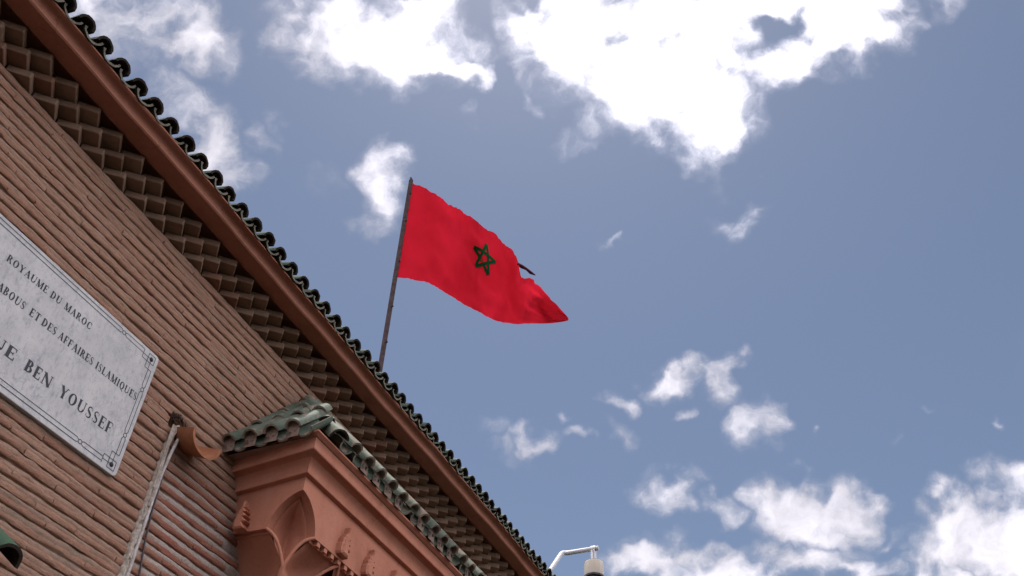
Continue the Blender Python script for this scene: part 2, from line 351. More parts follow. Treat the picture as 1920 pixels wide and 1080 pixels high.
for k in range(NC):
    z=Z0+k*PITCH
    x=-3+random.uniform(0,.2)
    while x<3.34 or (z>4.75 and x<7.5):
        L,me=random.choice(variants); xm=x+L/2
        zz=z+zoff(xm,k); tilt=(zoff(x+L,k)-zoff(x,k))/L
        inhole=any(math.hypot((x+L*q-HOLE[0])/.075,(z+.015-HOLE[1])/.045)<1 for q in (0,.25,.5,.75,1))
        behind=(x>3.2 and z<4.1) 
        if not inhole and not behind:
            pj=inview(xm,3,zz); vis=False
            if pj and -90<pj[0]<640 and 60<pj[1]<1110 and x<3.62 :
                hid=(1.2<x and x+L<2.46 and 3.68<z<4.24)
                roof= xm>3.12 and z<4.2+(xm-3.07)*1.15-.1
                vis=not hid and not roof
            item=(x,2.9985+random.uniform(-.002,.002),zz,tilt,me,L)
            if vis: cand.append((-1/pj[2],item))
            else:
                vv=[(p.co.x+x,p.co.y+item[1],p.co.z+zz+p.co.x*tilt) for p in me.vertices]
                stuffB.add(vv,[tuple(q.vertices) for q in me.polygons])
        elif inhole:
            # broken stubs on both sides of the hole
            for (a,b) in ((x,min(x+L,HOLE[0]-.06)),(max(x,HOLE[0]+.07),x+L)):
                if b-a>.04: stuffB.box((a,2.988,zz),(b,3.02,zz+HB))
        x+=L+random.uniform(.000,.004)
cand.sort(key=lambda c:c[0])
for i,(q,it) in enumerate(cand):
    x,y,z,t_,me,L=it
    if i<298: link('brick',me,wall,loc=(x,y,z),rot=(random.uniform(-.04,.04),-t_,random.uniform(-.006,.006)))
    else: stuffB.add([(p.co.x+x,p.co.y+y,p.co.z+z+p.co.x*t_) for p in me.vertices],[tuple(q.vertices) for q in me.polygons])
print('bricks in view',len(cand))
sb=stuffB.obj('brick_courses',M_BR,wall,fix=False,smooth=62); sb['kind']='stuff'
# ---- corbelled brick cornice
cor=link('brick_cornice',None,B)
def tooth(seed,s=.106,h=.039):
    r=random.Random(seed); V=[];b=.006
    c=s/2
    base=[(-c,-c+b),(-c+b,-c),(c-b,-c),(c,-c+b),(c,c),(-c,c)]
    for z in (0,.003,h-.003,h):
        k=0.003 if z in (0,h) else 0
        for (x,y) in base:
            V.append((x*(1-k/c)+r.uniform(-.0012,.0012),y*(1-k/c)+r.uniform(-.0012,.0012),z+r.uniform(-.0007,.0007)))
    n=6;F=[tuple(range(n))[::-1],tuple(range(3*n,4*n))]
    for i in range(3):
        for j in range(n): F.append((i*n+j,i*n+(j+1)%n,(i+1)*n+(j+1)%n,(i+1)*n+j))
    return fixn(mesh('corbel_brick',V,F,M_CO))
teeth=[tooth(i) for i in range(10)]
LH=.042; TP=.1513
back=MB()
for k in range(3):
    y=2.932-.0375*k; x=1.131+.0757*k-9*TP; z=ZTOP+.002+LH*k
    back.box((-2,y+.118,z-.002),(8.6,3.1,z+LH-.0025 if k<2 else z+LH+.05),0)
    while x<8.4:
        cx=x+random.uniform(-.004,.004); cy=y+.075+random.uniform(-.004,.004)
        if x>-.4: link('corbel_brick',random.choice(teeth),cor,loc=(cx,cy,z+random.uniform(-.0008,.0008)),rot=(0,0,R(-45)+random.uniform(-.035,.035)))
        x+=TP
back.obj('corbel_bed',M_CO,cor)
# ---- eaves board: soffit, fascia
ev=MB(); n=120; X=np.linspace(-2,8.8,n)
def wob(x): return .0035*math.sin(x*1.9+1)+.0025*math.sin(x*5.1)+.0015*math.sin(x*13)
prof=[(2.99,5.095),(2.872,5.095),(2.866,5.053),(2.765,5.048),(2.758,5.054),(2.7565,5.078),(2.753,5.087),(2.745,5.0935),(2.733,5.097),(2.718,5.099),(2.712,5.101),(2.711,5.108),(2.79,5.112),(2.99,5.2)]
ev.grid([[(x,y+wob(x)*(1 if 2.7<y<2.8 else 0),z+wob(x+4)*(.8 if z<5.1 and y<2.9 else 0)) for x in X] for (y,z) in prof])
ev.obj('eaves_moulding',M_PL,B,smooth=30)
# ---- tiles
def tile_geo(r,t,L,cover,seed=0,segs=8,taper=.86,open_=0):
    q=random.Random(seed); V=[]
    for li,(yy,kk) in enumerate(((0,1),(L,taper))):
        for rr in (r,r-t):
            for i in range(segs+1):
                a=R(open_)+(math.pi-2*R(open_))*i/segs
                if not cover: a=-a
                w_=1+q.uniform(-.02,.02)
                V.append((math.cos(a)*rr*kk*w_,yy+(q.uniform(-.003,.003) if li==0 else 0),math.sin(a)*rr*kk*w_*(1 if cover else .85)))
    m=segs+1; F=[];mi=[]
    for i in range(segs):
        F.append((i,i+1,2*m+i+1,2*m+i)); mi.append(0)          # outer
        F.append((m+i,3*m+i,3*m+i+1,m+i+1)); mi.append(1 if cover else 0)   # inner
        F.append((i,m+i,m+i+1,i+1)); mi.append(1)
    for a in (0,segs): F.append((a,m+a,3*m+a,2*m+a)); mi.append(1)
    return V,F,mi
def tile_mesh(name,mats,*a,**k):
    V,F,mi=tile_geo(*a,**k); me=mesh(name,V,F,mats,mi=mi); fixn(me); return autosmooth(me,40)
M_UND=mat_simple('shade_dark_underside',(.05,.038,.03),.95,.4,40,bump=.5,col2=(.03,.028,.024))  # clay coloured near-black: shade inside the tile hollows is put into the colour
covU=[tile_mesh('roof_tile',[M_TD,M_UND],.0465,.011,.36,True,seed=i) for i in range(5)]
M_TE2=mat_simple('weathered_tile_edge',(.30,.26,.20),.95,.35,60,col2=(.15,.145,.11))
chaU=[tile_mesh('channel_tile',[M_TD,M_TE2],.0555,.011,.36,False,seed=i,open_=7) for i in range(5)]
roof=link('eaves_roof',None,B)
SL=R(17); TPU=.1167
i=-22; bed=MB(); later=MB()
def stuff_tile(mb,me,loc,rot):
    Mx=Matrix.Translation(loc)@rot.to_matrix().to_4x4()
    mb.v_off=len(mb.v)
    n0=len(mb.v); mb.v+=[tuple(Mx@p.co) for p in me.vertices]; mb.f+=[tuple(a+n0 for a in q.vertices) for q in me.polygons]; mb.m+=[q.material_index for q in me.polygons]
from mathutils import Euler
while True:
    x=1.77+i*TPU+random.uniform(-.004,.004)
    if x>8.6: break
    lift=random.uniform(-.004,.004); yj=random.uniform(-.006,.006)
    link('channel_tile',random.choice(chaU),roof,loc=(x,2.692+yj,5.146+lift),rot=(SL+random.uniform(-.02,.02),random.uniform(-.06,.06),random.uniform(-.02,.02)))
    link('roof_tile',random.choice(covU),roof,loc=(x+TPU/2,2.684+random.uniform(-.006,.006),5.128+lift*.5),rot=(SL+random.uniform(-.03,.03),random.uniform(-.08,.08),random.uniform(-.04,.04)))
    for r_ in (1,2):
        d=.30*r_
        stuff_tile(later,random.choice(chaU),Vector((x,2.695+d*math.cos(SL),5.158+d*math.sin(SL)+.006*r_)),Euler((SL,0,0)))
        stuff_tile(later,random.choice(covU),Vector((x+TPU/2,2.69+d*math.cos(SL),5.168+d*math.sin(SL)+.008*r_)),Euler((SL,0,0)))
    i+=1
lt=later.obj('upper_tile_rows',[M_TD,M_TE],roof,fix=False); lt['kind']='stuff'
bed.add([(-2.3,2.78,5.17),(8.8,2.78,5.17),(8.8,3.7,5.445),(-2.3,3.7,5.445)],[(0,1,2,3)])
bed.add([(-2.3,2.78,5.17),(8.8,2.78,5.17),(8.8,2.78,5.10),(-2.3,2.78,5.10)],[(0,1,2,3)])
bed.add([(-2.3,3.7,5.2),(8.8,3.7,5.2),(8.8,3.7,5.445),(-2.3,3.7,5.445)],[(0,1,2,3)])
bed.add([(-2.3,3.7,5.44),(8.8,3.7,5.44),(8.8,9,5.44),(-2.3,9,5.44)],[(0,1,2,3)])
bed.obj('roof_bed',M_UND,roof)  # bed coloured near-black to read as the shaded void behind the tile mouths
# ---------------------------------------------------------------- marble plaque
PQ=thing('marble_plaque','grey-white veined marble plaque with black French lettering screwed to the brick wall','plaque')
px0,px1,pz0,pz1=.62,2.482,3.646,4.290; rc=.022
def rrect(x0,x1,z0,z1,r,n=5):
    P=[]
    for cx,cz,a0 in ((x1-r,z1-r,0),(x0+r,z1-r,90),(x0+r,z0+r,180),(x1-r,z0+r,270)):
        for i in range(n+1):
            a=R(a0+90*i/n); P.append((cx+r*math.cos(a),cz+r*math.sin(a)))
    return P
m_=MB(); ring=rrect(px0,px1,pz0,pz1,rc); inner=rrect(px0+.002,px1-.002,pz0+.002,pz1-.002,rc-.002); N=len(ring)
Vp=[(x,2.995,z) for x,z in ring]+[(x,2.970,z) for x,z in ring]+[(x,2.968,z) for x,z in inner]
Fp=[(a,(a+1)%N,N+(a+1)%N,N+a) for a in range(N)]+[(N+a,N+(a+1)%N,2*N+(a+1)%N,2*N+a) for a in range(N)]+[tuple(range(2*N,3*N)),tuple(range(N))]
m_.add(Vp,Fp); m_.obj('slab',M_MB,PQ)
# -- serif letters
YI=2.9674; yi=[0]
def quad_strip(mb,A,Bp):
    yi[0]=(yi[0]+1)%9; y=YI-.00007*yi[0]
    for i in range(len(A)-1):
        mb.add([(A[i][0],y,A[i][1]),(A[i+1][0],y,A[i+1][1]),(Bp[i+1][0],y,Bp[i+1][1]),(Bp[i][0],y,Bp[i][1])],[(0,1,2,3)])
T=.215;t_n=.085
def seg(x0,y0,x1,y1,w):
    dx,dy=x1-x0,y1-y0; l=math.hypot(dx,dy); nx,ny=-dy/l*w/2,dx/l*w/2
    return [((x0+nx,y0+ny),(x1+nx,y1+ny)),((x0-nx,y0-ny),(x1-nx,y1-ny))]
def hw(x0,x1,y,w=t_n): return [((x0,y+w/2),(x1,y+w/2)),((x0,y-w/2),(x1,y-w/2))]
def serif(xc,y,wd=.33): 
    y=y+.022 if y<.5 else y-.022
    return hw(xc-wd/2,xc+wd/2,y,.045)
def stem(xc,y0=0,y1=1,w=T): return [((xc-w/2,y0),(xc-w/2,y1)),((xc+w/2,y0),(xc+w/2,y1))]
def arc(cx,cy,rx,ry,a0,a1,th=T,tn=t_n,n=16):
    A=[];Bq=[]
    for i in range(n+1):
        a=R(a0+(a1-a0)*i/n); A.append((cx+rx*math.cos(a),cy+ry*math.sin(a))); Bq.append((cx+(rx-th)*math.cos(a),cy+(ry-tn)*math.sin(a)))
    return [tuple(A),tuple(Bq)]
G={
'A':(.80,lambda:[seg(.10,0,.40,1,.07),seg(.38,1,.68,0,T),hw(.2,.58,.33,.055),serif(.1,0,.24),serif(.68,0,.30)]),
'B':(.68,lambda:[stem(.15),serif(.13,0,.26),serif(.13,1,.26),arc(.28,.745,.29,.255,-90,90),arc(.28,.27,.36,.27,-90,90),hw(.15,.3,.967),hw(.15,.3,.5),hw(.15,.3,.033)]),
'C':(.74,lambda:[arc(.42,.5,.38,.51,42,318),stem(.70,.62,.96,.05),stem(.70,.08,.26,.04)]),
'D':(.80,lambda:[stem(.15),serif(.13,0,.26),serif(.13,1,.26),arc(.28,.5,.46,.5,-90,90),hw(.15,.3,.967),hw(.15,.3,.033)]),
'E':(.64,lambda:[stem(.15),serif(.13,0,.26),serif(.13,1,.26),hw(.15,.56,.967),hw(.15,.58,.033),hw(.15,.44,.51),stem(.56,.74,1,.05),stem(.58,0,.28,.05),stem(.44,.4,.62,.045)]),
'F':(.62,lambda:[stem(.15),serif(.15,0,.34),serif(.13,1,.26),hw(.15,.56,.967),hw(.15,.44,.49),stem(.56,.72,1,.05),stem(.44,.38,.6,.045)]),
'I':(.34,lambda:[stem(.17),serif(.17,0),serif(.17,1)]),
'L':(.60,lambda:[stem(.15),serif(.15,1),serif(.13,0,.26),hw(.15,.55,.033),stem(.55,0,.28,.05)]),
'M':(1.0,lambda:[stem(.13,0,1,.07),seg(.14,1,.48,.02,T),seg(.48,.02,.80,1,.07),stem(.84,0,1,T),serif(.13,0,.26),serif(.11,1,.22),serif(.84,0,.32),serif(.86,1,.26)]),
'N':(.86,lambda:[stem(.13,0,1,.07),seg(.13,1,.72,.0,T),stem(.74,0,1,.07),serif(.13,0,.26),serif(.11,1,.26),serif(.74,1,.26)]),
'O':(.84,lambda:[arc(.42,.5,.39,.51,0,360,n=28)]),
'Q':(.84,lambda:[arc(.42,.5,.39,.51,0,360,n=28),seg(.42,.02,.80,-.22,.10)]),
'R':(.76,lambda:[stem(.15),serif(.15,0),serif(.13,1,.26),arc(.28,.74,.31,.26,-90,90),hw(.15,.3,.967),hw(.15,.3,.51),seg(.36,.5,.66,0,.16),serif(.69,0,.18)]),
'S':(.58,lambda:[arc(.28,.745,.235,.265,50,235,.11),arc(.28,.265,.255,.275,-130,55,.13),seg(.13,.63,.42,.37,.17),stem(.49,.72,.97,.045),stem(.05,.04,.3,.045)]),
'T':(.72,lambda:[stem(.36),serif(.36,0),hw(.04,.68,.967),stem(.05,.72,1,.05),stem(.67,.72,1,.05)]),
'U':(.84,lambda:[stem(.17,.32,1),serif(.17,1),serif(.70,1,.26),stem(.70,.32,1,.07),arc(.41,.33,.325,.34,180,360,.15,.08)]),
'Y':(.80,lambda:[seg(.14,1,.42,.46,T),seg(.42,.46,.68,1,.07),stem(.41,0,.5),serif(.41,0),serif(.13,1,.30),serif(.70,1,.24)]),
}
def word(mb,txt,xa,xb,z,h,zs=.03):
    tot=sum(G[c][0] for c in txt)+.13*(len(txt)-1); k=(xb-xa)/tot; x=xa
    for c in txt:
        wd,fn=G[c]
        for A,Bq in fn():
            f=lambda p:(x+p[0]*k, z+p[1]*h+(x-xa+p[0]*k)*zs)
            quad_strip(mb,[f(p) for p in A],[f(p) for p in Bq])
        x+=(wd+.13)*k
for wd,a,b in (('ROYAUME',1.606,1.823),('DU',1.843,1.90),('MAROC',1.922,2.079)): Lw=MB(); word(Lw,wd,a,b,4.130+(a-1.606)*.03,.035); Lw.obj('lettering',M_INK,PQ,fix=False)
for wd,a,b in (('ABOUS',1.628,1.767),('ET',1.796,1.848),('DES',1.863,1.94),('AFFAIRES',1.955,2.158),('ISLAMIQUES',2.176,2.436)): Lw=MB(); word(Lw,wd,a,b,3.997+(a-1.63)*.022,.037,.022); Lw.obj('lettering',M_INK,PQ,fix=False)
for wd,a,b in (('UE',1.712,1.828),('BEN',1.882,2.018),('YOUSSEF',2.066,2.374)): Lw=MB(); word(Lw,wd,a,b,3.783+(a-1.7)*.018,.053,.018); Lw.obj('lettering',M_INK,PQ,fix=False)
# -- border
bd=MB(); LW=.0034
def line(pts,closed=False):
    pts=list(pts)+([pts[0]] if closed else [])
    for (a,b) in zip(pts[:-1],pts[1:]):
        s_=seg(a[0],a[1],b[0],b[1],LW); quad_strip(bd,list(s_[0]),list(s_[1]))
def ringp(cx,cz,r): line([(cx+r*math.cos(R(a)),cz+r*math.sin(R(a))) for a in range(0,361,30)])
def knot(cx,cz,sx,sz):
    # interlaced squares at a corner; cx,cz = screw centre; sx,sz point inwards
    q=.0215
    line([(cx-sx*q,cz-sz*q),(cx+sx*q,cz-sz*q),(cx+sx*q,cz+sz*q),(cx-sx*q,cz+sz*q)],True)
    line([(cx+sx*.055,cz-sz*q),(cx+sx*.055,cz+sz*.022),(cx+sx*q,cz+sz*.022)])
    line([(cx+sx*.055,cz),(cx,cz)]); line([(cx,cz),(cx,cz+sz*.055)])
    line([(cx-sx*q,cz+sz*.055),(cx+sx*.022,cz+sz*.055),(cx+sx*.022,cz+sz*.0)])
def run(a,b,fixed,horiz,off,rings):
    # double line broken by little rings
    pts=[a]+sorted(rings,key=lambda r:(r-a)*(1 if b>a else -1))+[b]
    for i in range(len(pts)-1):
        p,q=pts[i],pts[i+1]; s_=1 if q>p else -1
        p2=p+s_*.020*(i>0); q2=q-s_*.020*(i<len(pts)-2)
        for o in (-off,off):
            P=[]
            if i>0: P.append((p+s_*.009,o*.35))
            P+=[(p2,o),(q2,o)]
            if i<len(pts)-2: P.append((q-s_*.009,o*.35))
            line([(x,fixed+y) if horiz else (fixed+y,x) for x,y in P])
    for r_ in rings: ringp(r_,fixed,.0095) if horiz else ringp(fixed,r_,.0095)
SX,SZT,SZB=2.438,4.250,3.685; SXL=.665
knot(SX,SZT,-1,-1); knot(SX,SZB,-1,1); knot(SXL,SZT,1,-1); knot(SXL,SZB,1,1)
run(SX-.058,SXL+.058,SZT+.0105,True,.0105,[2.245,.86]); run(SX-.058,SXL+.058,SZB-.003,True,.0105,[2.25,.85])
run(SZT-.056,SZB+.056,SX+.012,False,.010,[4.085,3.84]); run(SZT-.056,SZB+.056,SXL-.012,False,.010,[4.085,3.84])
bd.obj('border_line',M_INK,PQ,fix=False)
sm=MB()
sm.v=[];
def screw(mb,cx,cz):
    n=12; r=.0115
    V=[(cx,2.962,cz)]+[(cx+r*.6*math.cos(2*math.pi*i/n),2.9628,cz+r*.6*math.sin(2*math.pi*i/n)) for i in range(n)]+[(cx+r*math.cos(2*math.pi*i/n),2.9665,cz+r*math.sin(2*math.pi*i/n)) for i in range(n)]
    F=[(0,1+i,1+(i+1)%n) for i in range(n)]+[(1+i,1+n+i,1+n+(i+1)%n,1+(i+1)%n) for i in range(n)]
    mb.add(V,F)
for cx in (SX,SXL):
    for cz in (SZT,SZB): q=MB(); screw(q,cx,cz); q.obj('screw',M_INK,PQ,smooth=40)
# ---------------------------------------------------------------- projecting bay with its own hipped roof
BY=thing('projecting_bay','plastered terracotta bay with carved arches and hipped green tile roof below the eaves','bay',(0,0,0))
XE=8.6
def side_x(y,d): # side face x at depth y, slightly splayed
    return 3.215+.04*(y-2.56)/.44-d
cp=[(0,3.992),(.024,3.996),(.026,3.999),(.026,4.008),(.027,4.03),(.033,4.052),(.046,4.068),(.066,4.076),(.085,4.077),(.088,4.081),(.088,4.10),(.087,4.118),(.094,4.134),(.112,4.146),(.118,4.15),(.118,4.158),(0,4.158)]
cm=MB(); Gd=[]
for (d,z) in cp:
    yc=2.56-d; row=[(side_x(y,d),y,z) for y in np.linspace(3.02,yc,8)]
    row[-1]=(side_x(yc,d)+.0,yc,z)
    row+= [(x,yc,z) for x in np.linspace(3.3,XE,40)]
    Gd.append(row)
cm.grid(Gd); cm.obj('cornice',M_BOX,BY,smooth=28)
def Lp(a,b,t): return tuple(a[i]+(b[i]-a[i])*t for i in range(3))
Lq=(3.225,2.735,3.750); Aq=(3.215,2.56,3.920); Rq=(3.377,2.56,3.745); Wq=(3.292,3.01,3.800); Vq=(3.308,2.658,3.584)
n=12; archS=[];archF=[]
for i in range(n+1):
    a=i/n*math.pi/2; h=math.sin(a)*.86+.14*(i/n); b=1-math.cos(a); b=.85*b+.15*(i/n)
    archS.append((Lq[0]+(Aq[0]-Lq[0])*b,Lq[1]+(Aq[1]-Lq[1])*b,Lq[2]+(Aq[2]-Lq[2])*h))
    archF.append((Rq[0]+(Aq[0]-Rq[0])*b,2.56,Rq[2]+(Aq[2]-Rq[2])*h))
arch=archS+archF[::-1][1:]
pn=MB()
pn.grid([[p for p in archS],[(side_x(p[1],0),p[1],3.992) for p in archS]])
ys=np.linspace(3.01,Lq[1],6); pn.grid([[Lp(Wq,Lq,k/5) for k in range(6)],[(side_x(Lp(Wq,Lq,k/5)[1],0),Lp(Wq,Lq,k/5)[1],3.992) for k in range(6)]])
pn.grid([[p for p in archF],[(p[0],2.56,3.992) for p in archF]])
xl=np.linspace(Rq[0],XE,30); pn.grid([[(x,2.56,3.745) for x in xl],[(x,2.56,3.992) for x in xl]])
pn.obj('panel',M_BOX,BY,smooth=30)
# arch intrados, rim and pocket
Cc=(3.30,2.64,3.70)
def inward(p):
    ws=max(0,min(1,(p[1]-2.56)/.13)); wf=max(0,min(1,(p[0]-3.215)/.13)); ws,wf=ws+.25,wf+.25
    l=math.hypot(ws,wf); return (ws/l,wf/l)
r0=arch
def offs(ring,dep,shr): return [tuple(np.array(p)+np.array([*inward(q),0])*dep+(np.array(Cc)-np.array(p))*shr) for p,q in zip(ring,arch)]
r1=offs(r0,.052,.03); r2=offs(r1,.0,.075); r3=offs(r2,.014,.02)
ar=MB(); ar.grid([r0,r1]); ar.grid([r1,r2]); ar.grid([r2,r3])
G2=[]
for j in range(13):
    v_=j/12; row=[]
    for i_,p in enumerate(r3):
        cw=math.cos((i_/(len(r3)-1)-.5)*math.pi)
        pa=np.mean([np.array(r3[max(0,min(len(r3)-1,i_+k_))]) for k_ in range(-5,6)],axis=0); mw=min(1,v_*2.5)*min(1,i_/4,(len(r3)-1-i_)/4)
        p=tuple(np.array(p)*(1-mw)+pa*mw)
        q=np.array(Lp(p,Vq,v_)); q+=np.array([.7,.7,0])*(.02+.13*cw**1.2)*math.sin(math.pi*v_)**.6*(1-.25*v_); row.append(tuple(q))
    G2.append(row)
ar.grid(G2); ar.obj('corner_arch',M_BOX,BY,smooth=30)
# ribs below the arch and lower pockets
def bow(a,b,out,n=10):
    return [tuple(np.array(Lp(a,b,i/n))+np.array(out)*math.sin(math.pi*i/n)) for i in range(n+1)]
V1=(3.53,2.70,3.53); R2=(3.632,2.56,3.745)
class RB:
    def tube(s_,*a):
        q=MB(); q.tube(*a); q.obj('carved_rib',M_BOX,BY,smooth=50)
rb=RB()
ribL=bow(Lq,Vq,(-.004,-.01,.028)); ribR=bow(Rq,Vq,(-.01,-.004,.034)); 
rb.tube(ribL,.0085,8); rb.tube(ribR,.0085,8)
rb.tube([Vq,(3.33,2.69,3.50),(3.37,2.74,3.38)],.012,8)
rb.tube(bow((3.632,2.575,3.728),(3.50,2.68,3.56),(0,-.01,.02)),.0085,8); rb.tube(bow((3.632,2.575,3.728),(3.74,2.68,3.56),(0,-.01,.02)),.0085,8)
for k in range(1,6):
    x=3.632+.255*k; rb.tube(bow((x,2.575,3.728),(x-.13,2.68,3.56),(0,-.01,.02)),.0085,8); rb.tube(bow((x,2.575,3.728),(x+.12,2.68,3.56),(0,-.01,.02)),.0085,8)
lo=MB()
# side ledge: underside step, rim, pocket
a0=[Lp(Wq,Lq,k/6) for k in range(7)]; a1=[(p[0]+.026,p[1],p[2]+.004) for p in a0]; a2=[(p[0],p[1],p[2]-.016) for p in a1]; a3=[(p[0]+.012,p[1],p[2]) for p in a2]
lo.grid([a0,a1]); lo.grid([a1,a2]); lo.grid([a2,a3])
bL=[Lp((3.50,3.01,3.45),Vq,k/6) for k in range(7)]
G3=[]
for j in range(11):
    v_=j/10; G3.append([tuple(np.array(Lp(a3[k],bL[k],v_))+np.array([.05*math.sin(math.pi*v_)*math.sin(math.pi*(k+.3)/6.6),.0,0])) for k in range(7)])
lo.grid(G3)
# front ledge
xf=np.linspace(Rq[0],XE,60); f0=[(x,2.56,3.745) for x in xf]; f1=[(x,2.588,3.745) for x in xf]; f2=[(x,2.588,3.728) for x in xf]; f3=[(x,2.60,3.728) for x in xf]
lo.grid([f0,f1]); lo.grid([f1,f2]); lo.grid([f2,f3])
for k in range(8):
    xa=(Rq[0] if k==0 else 3.632+.255*(k-1)); xb=3.632+.255*k; va=Vq if k==0 else (xa+.12,2.68,3.56); vb=(xb-.13,2.68,3.56)
    top=[(xa+(xb-xa)*i/8,2.60,3.728) for i in range(9)]; bot=[tuple(np.array(Lp(va,vb,i/8))+np.array([0,.02,-.03*math.sin(math.pi*i/8)])) for i in range(9)]
    lo.grid([[tuple(np.array(Lp(top[i],bot[i],j/8))+np.array([0,.085*math.sin(math.pi*j/8)*math.sin(math.pi*i/8),.0])) for i in range(9)] for j in range(9)])
    if k: 
        pass
# body below
lo.grid([[(3.50,3.01,3.45),(3.5,2.74,3.40),(XE,2.74,3.40)],[(3.5,3.01,2.4),(3.5,2.76,2.4),(XE,2.76,2.4)]])
lo.grid([[Vq,(3.5,2.69,3.55),(XE,2.69,3.55)],[(3.5,2.74,3.40),(3.51,2.74,3.40),(XE,2.74,3.40)]])
lo.grid([[bL[k] for k in range(7)],[Lp((3.5,3.01,3.45),(3.5,2.74,3.40),k/6) for k in range(7)]])
lo.obj('lower_arches',M_BOX,BY,smooth=30)
db=MB()
x=3.41
while x<XE-.2:
    if x==3.41: db.box((0,0,0),(.026,.0235,.0225)); dm=fixn(mesh('dentil',db.v,db.f,M_BOX))
    link('dentil',dm,BY,loc=(x,2.563,3.722)); x+=.0637
core=MB(); core.box((3.52,2.80,2.4),(XE,3.05,4.1)); core.box((3.36,2.72,3.9),(XE,3.05,4.12)); core.obj('bay_core',M_BOX,BY)
# carved leaf ornaments
def leaf():
    L_=[(-.034,-.01),(-.041,.0),(-.045,.04),(-.036,.05),(-.039,.07),(-.026,.078),(-.025,.095),(-.014,.10),(-.006,.118),(-.001,.150),(.004,.150),(.013,.112),(.005,.106),(.026,.086),(.009,.080),(.034,.058),(.012,.052),(.040,.028),(.013,.022),(.034,-.01)]
    n=len(L_); V=[(x,0.012,z) for x,z in L_]+[(x*.97,-.030,z) for x,z in L_]+[(x*.6,-.038,z*.86+.008) for x,z in L_]
    F=[(i,(i+1)%n,n+(i+1)%n,n+i) for i in range(n)]+[(n+i,n+(i+1)%n,2*n+(i+1)%n,2*n+i) for i in range(n)]+[tuple(range(2*n,3*n))]
    return fixn(mesh('leaf_ornament',V,F,M_BOX))
lf=leaf()
for x in (3.603,3.85,4.096,4.343,4.589,4.836): link('leaf_ornament',lf,BY,loc=(x,2.56,3.768),rot=(0,R(4),0))
link('leaf_ornament',lf,BY,loc=(3.247,2.90,3.785),rot=(0,0,R(-88)),scale=(.9,1,.95))
# --- bay roof
BR=link('hipped_roof',None,BY)
SB=math.atan2(.76,.58)
rs=MB(); E0=(3.10,2.46,4.135)
rs.add([(3.10,3.01,4.135),E0,(3.64,3.01,4.74)],[(0,1,2)])
rs.add([E0,(XE,2.46,4.135),(XE,3.01,4.74),(3.64,3.01,4.74)],[(0,1,2,3)])
rs.add([(3.10,3.01,4.135),E0,(XE,2.46,4.135),(XE,3.01,4.135)],[(0,1,2,3)])
rs.obj('roof_bed',M_CEM,BR)
covB=[tile_mesh('roof_tile',[M_TG,M_TE],.046,.011,.30,True,seed=20+i,segs=8,taper=.9) for i in range(5)]
chaB=[tile_mesh('channel_tile',[M_TG,M_TE],.052,.011,.30,False,seed=30+i,segs=8,taper=.9) for i in range(5)]
def jit(a): return random.uniform(-a,a)
# front slope: tiles climb in +Y
LT=.27; SLf=math.atan2(1.05,1)
k=0; x=3.308
tst=MB(); plugs=[]
while x<XE-.1:
    for r_ in range(3):
        d=LT*r_; yy=2.415+d*math.cos(SLf)+jit(.004); zz=4.185+d*math.sin(SLf)
        zt=.005*r_
        for cov in (0,1):
            xx=x+(.0635 if cov else 0)+jit(.004)
            avail=((xx-3.09)*1.05-(yy-2.43))/math.cos(SLf)+.07; sc=min(1,avail/.30)
            if sc<.28: continue
            me=random.choice(covB if cov else chaB); off=.020 if cov else 0
            if cov and r_==0 and (int(round((x-3.308)/.1262))%5)!=0: plugs.append(((xx,yy+.012,zz+off*.8),0))
            loc=(xx,yy-off*math.sin(SLf)*0.3-zt*.8,zz+off*.8+zt*.5); rot=(SLf+jit(.03),jit(.06),jit(.03))
            if r_==0 or (r_==1 and x<6) or sc<1: link('roof_tile' if cov else 'channel_tile',me,BR,loc=loc,rot=rot,scale=(1,sc,1))
            else: stuff_tile(tst,me,Vector(loc),Euler(rot))
    x+=.1262
# side slope: tiles climb in +X
SLs=math.atan2(1.05,1)
for i in range(5):
    y=2.893-i*.1262
    for r_ in range(3):
        d=LT*r_; xx=3.055+d*math.cos(SLs); zz=4.160+d*math.sin(SLs)
        for cov in (0,1):
            yy=y+(.063 if cov else 0)+jit(.004)
            if (xx-3.09)>(yy-2.42)+.02 or yy>2.985 or yy<2.47: continue
            avail=((yy-2.42)-(xx-3.09))/math.cos(SLs)+.03; sc=min(1,max(.25,avail/.30))
            me=random.choice(covB if cov else chaB)
            if cov and r_==0: plugs.append(((xx+.006,yy,zz+.018),R(-90)))
            link('roof_tile' if cov else 'channel_tile',me,BR,loc=(xx-.008*r_,yy,zz+(.018 if cov else 0)+.003*r_),rot=Euler((SLs+jit(.03),jit(.06),R(-90)+jit(.03))),scale=(1,sc,1))
for (p,a) in plugs:
    q=MB(); r_=.036; V=[(0,0,-.03)]+[(math.cos(R(b))*r_,jit(.003),math.sin(R(b))*r_*1.0) for b in range(0,181,20)]+[(-r_,0,-.05),(r_,0,-.05)]
    n_=len(V); F=[(0,i,i+1) for i in range(1,n_-2)]+[(0,n_-3,n_-2),(0,n_-2,n_-1),(0,n_-1,1)]
    q.add(V,F); q.obj('mortar_plug',M_PLUG,BR,loc=p,rot=(0,0,a),fix=False)
ts=tst.obj('upper_tile_rows',[M_TG,M_TE],BR,fix=False); ts['kind']='stuff'
hip=[tile_mesh('hip_tile',[M_TG,M_UND],.062,.013,.30,True,seed=50+i,segs=10,taper=.86) for i in range(3)]
def hip_tile(a,b,me,s=1):
    a=Vector(a);b=Vector(b); d=(b-a).normalized(); z=Vector((-.4,-.4,.8)); z=(z-d*z.dot(d)).normalized(); x=d.cross(z)
    Mx=Matrix((x,d,z)).transposed(); link('hip_tile',me,BR,loc=a,rot=Mx.to_euler(),scale=(s,(b-a).length/.30,s))
